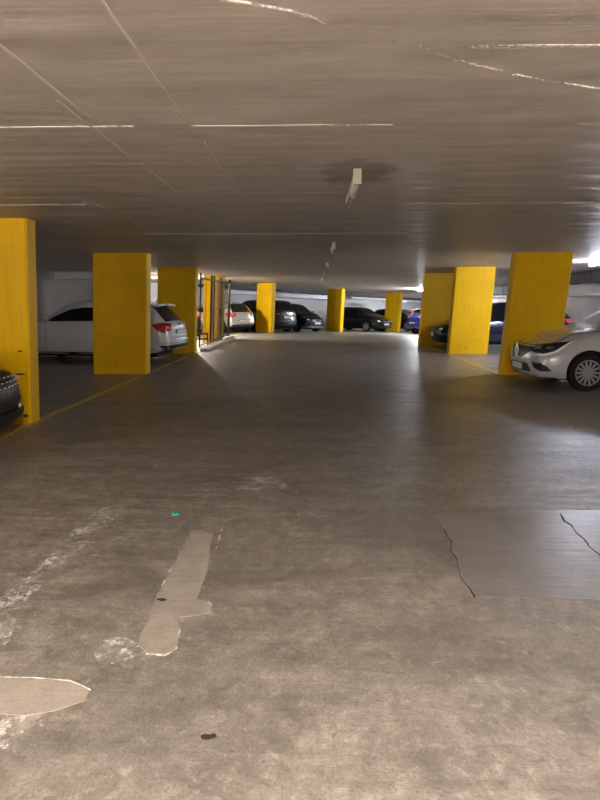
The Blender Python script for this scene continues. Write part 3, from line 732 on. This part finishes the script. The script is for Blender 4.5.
def diamond_face(P, D, root, paint, sm, o):
    "black grille with a tall diamond emblem, C-shaped lamps, side scoops with chrome lips"
    h, w = D['h'], D['W'] / 2
    gr = P('grille', [(h, -.50, .735), (h, -.30, .745), (h, .30, .745), (h, .50, .735), (h, .46, .66), (h, .28, .56), (h, .10, .50), (h, -.10, .50), (h, -.28, .56), (h, -.46, .66)], (1, 0, .1), M['plastic'], .006, .03)
    for z, y in ((.735, .48), (.52, .16)):
        P('grille_bar', [(h, -y, z + .008), (h, y, z + .008), (h, y, z - .008), (h, -y, z - .008)], (1, 0, .1), M['chrome'], .014, .01, .08, par=gr)
    bm = bmesh.new(); ring_diamond(bm, h + .012, .64, .09, .13, .03); from_bm('emblem', bm, M['drl'], root)
    P('lower_grille', [(h, -.42, .44), (h, -.50, .30), (h, .50, .30), (h, .42, .44)], (1, 0, 0), M['plastic'], .006, .03)
    P('front_lip', [(h, -.7, .235), (h, .7, .235), (h, .66, .205), (h, -.66, .205)], (1, 0, 0), M['plastic'], .012, .03)
    for s in (-1, 1):
        d = (1, s * 1.05, .15)
        hl = sm(P('headlight', [(h - .03, s * .44, .765), (h - .03, s * .46, .675), (h - .10, s * .60, .635), (h - .20, s * .72, .63), (h - .34, s * .83, .67), (h - .52, s * .88, .79), (h - .60, s * .87, .85), (h - .30, s * .72, .815)], d, M['lens'], .006, .03))
        P('daytime_lamp', [(h - .53, s * .87, .835), (h - .60, s * .87, .845), (h - .38, s * .84, .665), (h - .23, s * .76, .592), (h - .08, s * .60, .585), (h - .08, s * .60, .61), (h - .21, s * .75, .622), (h - .33, s * .83, .682)], d, M['drl'], .010, .012, .03, par=hl)
        for c in ((.13, .60), (.27, .74)):
            x0, y0 = h - c[0], c[1]
            P('lamp_reflector', [(x0 + .02, s * (y0 - .06), .745), (x0 + .02, s * (y0 - .06), .69), (x0 - .04, s * (y0 + .05), .70), (x0 - .04, s * (y0 + .05), .755)], d, M['chrome'], .010, .01, .03, par=hl)
        sc = P('side_scoop', [(h - .06, s * .56, .475), (h - .10, s * .60, .38), (h - .16, s * .72, .33), (h - .30, s * .84, .34), (h - .24, s * .80, .42), (h - .18, s * .76, .455)], d, M['plastic'], .006, .03, .04)
        P('scoop_lip', [(h - .06, s * .56, .49), (h - .06, s * .57, .47), (h - .20, s * .77, .45), (h - .20, s * .77, .468)], d, M['chrome'], .012, .012, .03, par=sc)
        P('bumper_corner', [(h - .18, s * .74, .245), (h - .18, s * .74, .225), (h - .34, s * .87, .225), (h - .34, s * .87, .25)], d, M['chrome'], .014, .02, .04)
    plate(root, h - .015, .37, sgn=1)
    P('bonnet_gap', [(h - .12, -.56, .8), (h - .12, .56, .8), (h - .135, .57, .8), (h - .135, -.57, .8)], (0.35, 0, 1), M['gap'], .002, .006)
    for s in (-1, 1):
        P('bonnet_gap', [(h - .16, s * .60, .8), (h - .17, s * .62, .8), (h - 1.1, s * .745, 1), (h - 1.1, s * .73, 1)], (0, 0, 1), M['gap'], .002, .006)

def stud_face(P, D, root, paint, sm, o):
    "grille full of small chrome studs, as on the black car"
    h, w = D['h'], D['W'] / 2
    gr = P('grille', [(h, -.72, .76), (h, -.76, .60), (h, -.72, .46), (h, .72, .46), (h, .76, .60), (h, .72, .76)], (1, 0, .1), M['plastic'], .006, .03)
    bm = bmesh.new()
    for i in range(-7, 8):
        for j in range(6):
            y = i * .1 + (.05 if j % 2 else 0); z = .50 + j * .052
            if abs(y) > .73: continue
            xx = h - .20 * abs(y / w) ** 2.6 - .02
            abox(bm, (xx + .01, y, z), (.02, .012, .012), R(45))
    from_bm('grille_stud', bm, M['chrome'], gr)['kind'] = 'stuff'
    P('front_splitter', [(h, -.84, .40), (h, .84, .40), (h, .84, .33), (h, -.84, .33)], (1, 0, 0), M['plastic'], .05, .08, .05)
    for s in (-1, 1):
        d = (1, s * .8, .2)
        sm(P('headlight', [(h - .06, s * .60, .80), (h - .06, s * .62, .70), (h - .2, s * .78, .68), (h - .45, s * .86, .76), (h - .52, s * .86, .82), (h - .2, s * .74, .81)], d, M['lens'], .006, .03))
        P('fog_lamp', [(h - .15, s * .70, .42), (h - .15, s * .70, .38), (h - .2, s * .76, .38), (h - .2, s * .76, .42)], d, M['drl'], .012, .012)

def wing_tail(P, D, root, paint, sm, o):
    "white hatchback tail: pointed red lamps, roof spoiler, plate recess, dark diffuser"
    h, w = D['h'], D['W'] / 2
    for s in (-1, 1):
        d = (-1, s * 1.0, .12)
        tl = sm(P('taillight', [(-h + .04, s * .50, .98), (-h + .04, s * .54, .81), (-h + .12, s * .76, .76), (-h + .22, s * .85, .77), (-h + .33, s * .885, .90), (-h + .37, s * .88, .965), (-h + .2, s * .8, .99)], d, M['red'], .010, .03, .04))
        P('reversing_lamp', [(-h + .06, s * .58, .90), (-h + .06, s * .59, .85), (-h + .12, s * .70, .835), (-h + .13, s * .70, .895)], d, M['redb'], .014, .01, .04, par=tl)
    P('diffuser', [(-h, -.80, .42), (-h, -.5, .45), (-h, .5, .45), (-h, .80, .42), (-h, .72, .32), (-h, -.72, .32)], (-1, 0, -.1), M['plastic'], .006, .03)
    P('plate_recess', [(-h, -.30, .84), (-h, .30, .84), (-h, .28, .69), (-h, -.28, .69)], (-1, 0, 0), M['ductw'], .004, .012)
    plate(root, -h + .03, .765, sgn=-1)
    for z, y in ((.62, .70), (.50, .78)):
        P('bumper_gap', [(-h, -y, z), (-h, y, z), (-h, y, z - .007), (-h, -y, z - .007)], (-1, 0, 0), M['gap'], .002, .006)
    bm = bmesh.new()
    zt = interp(D['top'], -h + .62)
    a = [(-h + .80, .0), (-h + .42, .045)]
    vs = []
    for yy in (-.58, -.3, 0, .3, .58):
        e = .03 * (abs(yy) / .58) ** 2
        vs.append([bm.verts.new(p) for p in ((-h + .85, yy, interp(D['top'], -h + .85) - .005 - e), (-h + .36, yy, interp(D['top'], -h + .62) + .01 - e), (-h + .37, yy, interp(D['top'], -h + .62) - .03 - e), (-h + .7, yy, interp(D['top'], -h + .7) - .06 - e))])
    for A, B_ in zip(vs, vs[1:]):
        for i in range(4): bm.faces.new((A[i], A[(i + 1) % 4], B_[(i + 1) % 4], B_[i]))
    bm.faces.new(vs[0]); bm.faces.new(vs[-1])
    sp = from_bm('roof_spoiler', bm, paint, root)
    bm = bmesh.new(); abox(bm, (-h + .365, 0, interp(D['top'], -h + .62) - .012), (.012, .22, .014)); from_bm('brake_lamp', bm, M['red'], sp)
    bm = bmesh.new(); bmesh.ops.create_cone(bm, cap_ends=True, segments=20, radius1=.042, radius2=.038, depth=.014, matrix=Matrix.Translation((-h + .045, 0, .945)) @ Matrix.Rotation(R(-78), 4, 'Y')); from_bm('rear_badge', bm, M['dgrey'], root)
    bm = bmesh.new(); acyl(bm, (-h + .3, .42, 1.06), (-h + .12, .05, .985), .008, 6)

def tall_tail(P, D, root, paint, sm, o):
    "tall upright tail lamps high on the corners"
    h = D['h']
    for s in (-1, 1):
        P('taillight', [(-h + .06, s * .60, 1.24), (-h + .04, s * .62, .92), (-h + .14, s * .84, .90), (-h + .2, s * .80, 1.1), (-h + .3, s * .72, 1.28)], (-1, s * .9, .1), M['redb'], .010, .03)
    plate(root, -h + .02, .62, sgn=-1)
    P('tailgate_gap', [(-h, -.62, .66), (-h, .62, .66), (-h, .62, .652), (-h, -.62, .652)], (-1, 0, 0), M['gap'], .002, .006)
    bm = bmesh.new(); abox(bm, (-h + .42, 0, interp(D['top'], -h + .5) + .0), (.26, 1.1, .03), bev=.01); from_bm('roof_spoiler', bm, M['white'], root)

def emblem_face(P, D, root, paint, sm, o):
    plain_face(P, D, root, paint, sm, o)
    bm = bmesh.new(); ring_diamond(bm, D['h'] - .0, .66, .09, .13, .03); from_bm('emblem', bm, M['chrome'], root)
    P('bumper_lip', [(D['h'], -.8, .33), (D['h'], .8, .33), (D['h'], .8, .24), (D['h'], -.8, .24)], (1, 0, 0), M['rim'], .02, .03)

AN = math.atan2(.671, -.741)         # heading of the far bays (towards the far wall)
def from_nose(nose, heading, L, side=1):
    return (nose[0] - side * math.cos(heading) * L / 2, nose[1] - side * math.sin(heading) * L / 2)

D1 = dims(4.36, 1.81, 1.46, 'hatch')
car('white_car', 'white hatchback with many-spoked wheels and diamond emblem parked nose to the aisle', 'car', from_nose((3.67, 10.95), math.pi, 4.36), math.pi, M['pale'], D1,
    dict(spokes=14, face=diamond_face, wglass=M['wglass'], r=.318))
D2 = dims(4.5, 1.72, 1.53, 'hatch', .02)
car('white_hatchback', 'white hatchback with red tail lamps parked tail to the aisle between two pillars', 'car', from_nose((-3.36, 15.12), R(-8), 4.5), R(172), M['white'], D2,
    dict(spokes=7, fo=.70, ro=1.15, tail=wing_tail))
D3 = dims(4.5, 1.84, 1.58, 'suv', .06)
car('black_car', 'black car with chrome-studded grille poking out beside the scuffed pillar', 'car', from_nose((-3.03, 5.52), 0, 4.5), 0, M['black'], D3, dict(face=stud_face))
D4 = dims(4.35, 1.8, 1.47, 'hatch')
car('navy_car', 'dark navy hatchback seen behind the brightly lit pillar with board grain', 'car', from_nose((3.85, 19.75), math.pi, 4.35), math.pi, M['navy'], D4, dict(handle=M['chrome'], red=M['redb']))
D5 = dims(4.0, 1.74, 1.47, 'hatch')
car('beige_car', 'beige silver hatchback seen from behind beside the end of the wire fence', 'car', (-3.36 - .741 * 2.0, 28.75 + .671 * 2.0), AN, M['silver'], D5, dict(pz=.60))
D6 = dims(4.5, 1.85, 1.66, 'suv')
car('dark_van', 'dark grey tall family car seen from behind between the bright yellow pillars', 'car', (-1.42 - .741 * 2.25, 31.15 + .671 * 2.25), AN, M['dgrey'], D6, dict(pz=.78, red=M['dred']))
D7 = dims(4.1, 1.75, 1.56, 'hatch')
car('black_hatchback', 'black hatchback with diamond emblem facing out beside the dark grey van', 'car', (.14 - .741 * 2.05, 33.3 + .671 * 2.05), AN + math.pi, M['black'], D7, dict(face=emblem_face))
D8 = dims(4.4, 1.82, 1.50, 'hatch')
car('far_black_car', 'black car with silver wheel facing the far aisle between two yellow pillars', 'car', (4.40 - .741 * 2.2, 37.4 + .671 * 2.2), AN + math.pi, M['black'], D8, dict())
D9 = dims(4.2, 1.76, 1.48, 'hatch')
car('dark_hatchback', 'small dark hatchback behind the blue car at the far wall', 'car', (7.3 - .741 * 2.1, 40.3 + .671 * 2.1), AN + math.pi, M['dgrey'], D9, dict())
D10 = dims(4.0, 1.72, 1.50, 'hatch')
car('blue_car', 'blue hatchback partly hidden by the pillar with the shadow across its foot', 'car', (5.35 + math.cos(R(22)) * 2, 33.6 + math.sin(R(22)) * 2), R(22), M['blue'], D10, dict(tail=tall_tail))
D11 = dims(4.3, 1.8, 1.62, 'suv')
car('parked_van', 'dark family car with red tail lamps behind the wire fence', 'car', (-6.3 - .741 * 1.4 + .9, 25.7 + 1.3), AN - .35, M['dgrey'], D11, dict(red=M['redb'], pz=.80))

# ------------------------------------------------------------------ camera and world
th = math.atan(98.6 / 600); yaw = math.atan(15 * math.cos(th) / 600)
cam = bpy.data.cameras.new('camera'); co = bpy.data.objects.new('camera', cam); C.objects.link(co)
cam.sensor_fit = 'VERTICAL'; cam.sensor_height = 24; cam.lens = 24 * 600 / 800
cam.clip_start = .05; cam.clip_end = 200
co.location = (0, 0, 1.5); co.rotation_euler = (math.pi / 2 - th, 0, yaw)
SC.camera = co
w = bpy.data.worlds.new('world'); SC.world = w; w.use_nodes = True
w.node_tree.nodes['Background'].inputs[0].default_value = (.02, .02, .022, 1)
SC.view_settings.view_transform = 'Standard'; SC.view_settings.look = 'None'
SC.view_settings.gamma = 1; SC.view_settings.use_curve_mapping = False
SC.view_settings.exposure = 1.82
SC.cycles.use_denoising = True
SC.cycles.max_bounces = 8; SC.cycles.diffuse_bounces = 5
SC.cycles.sample_clamp_indirect = 6
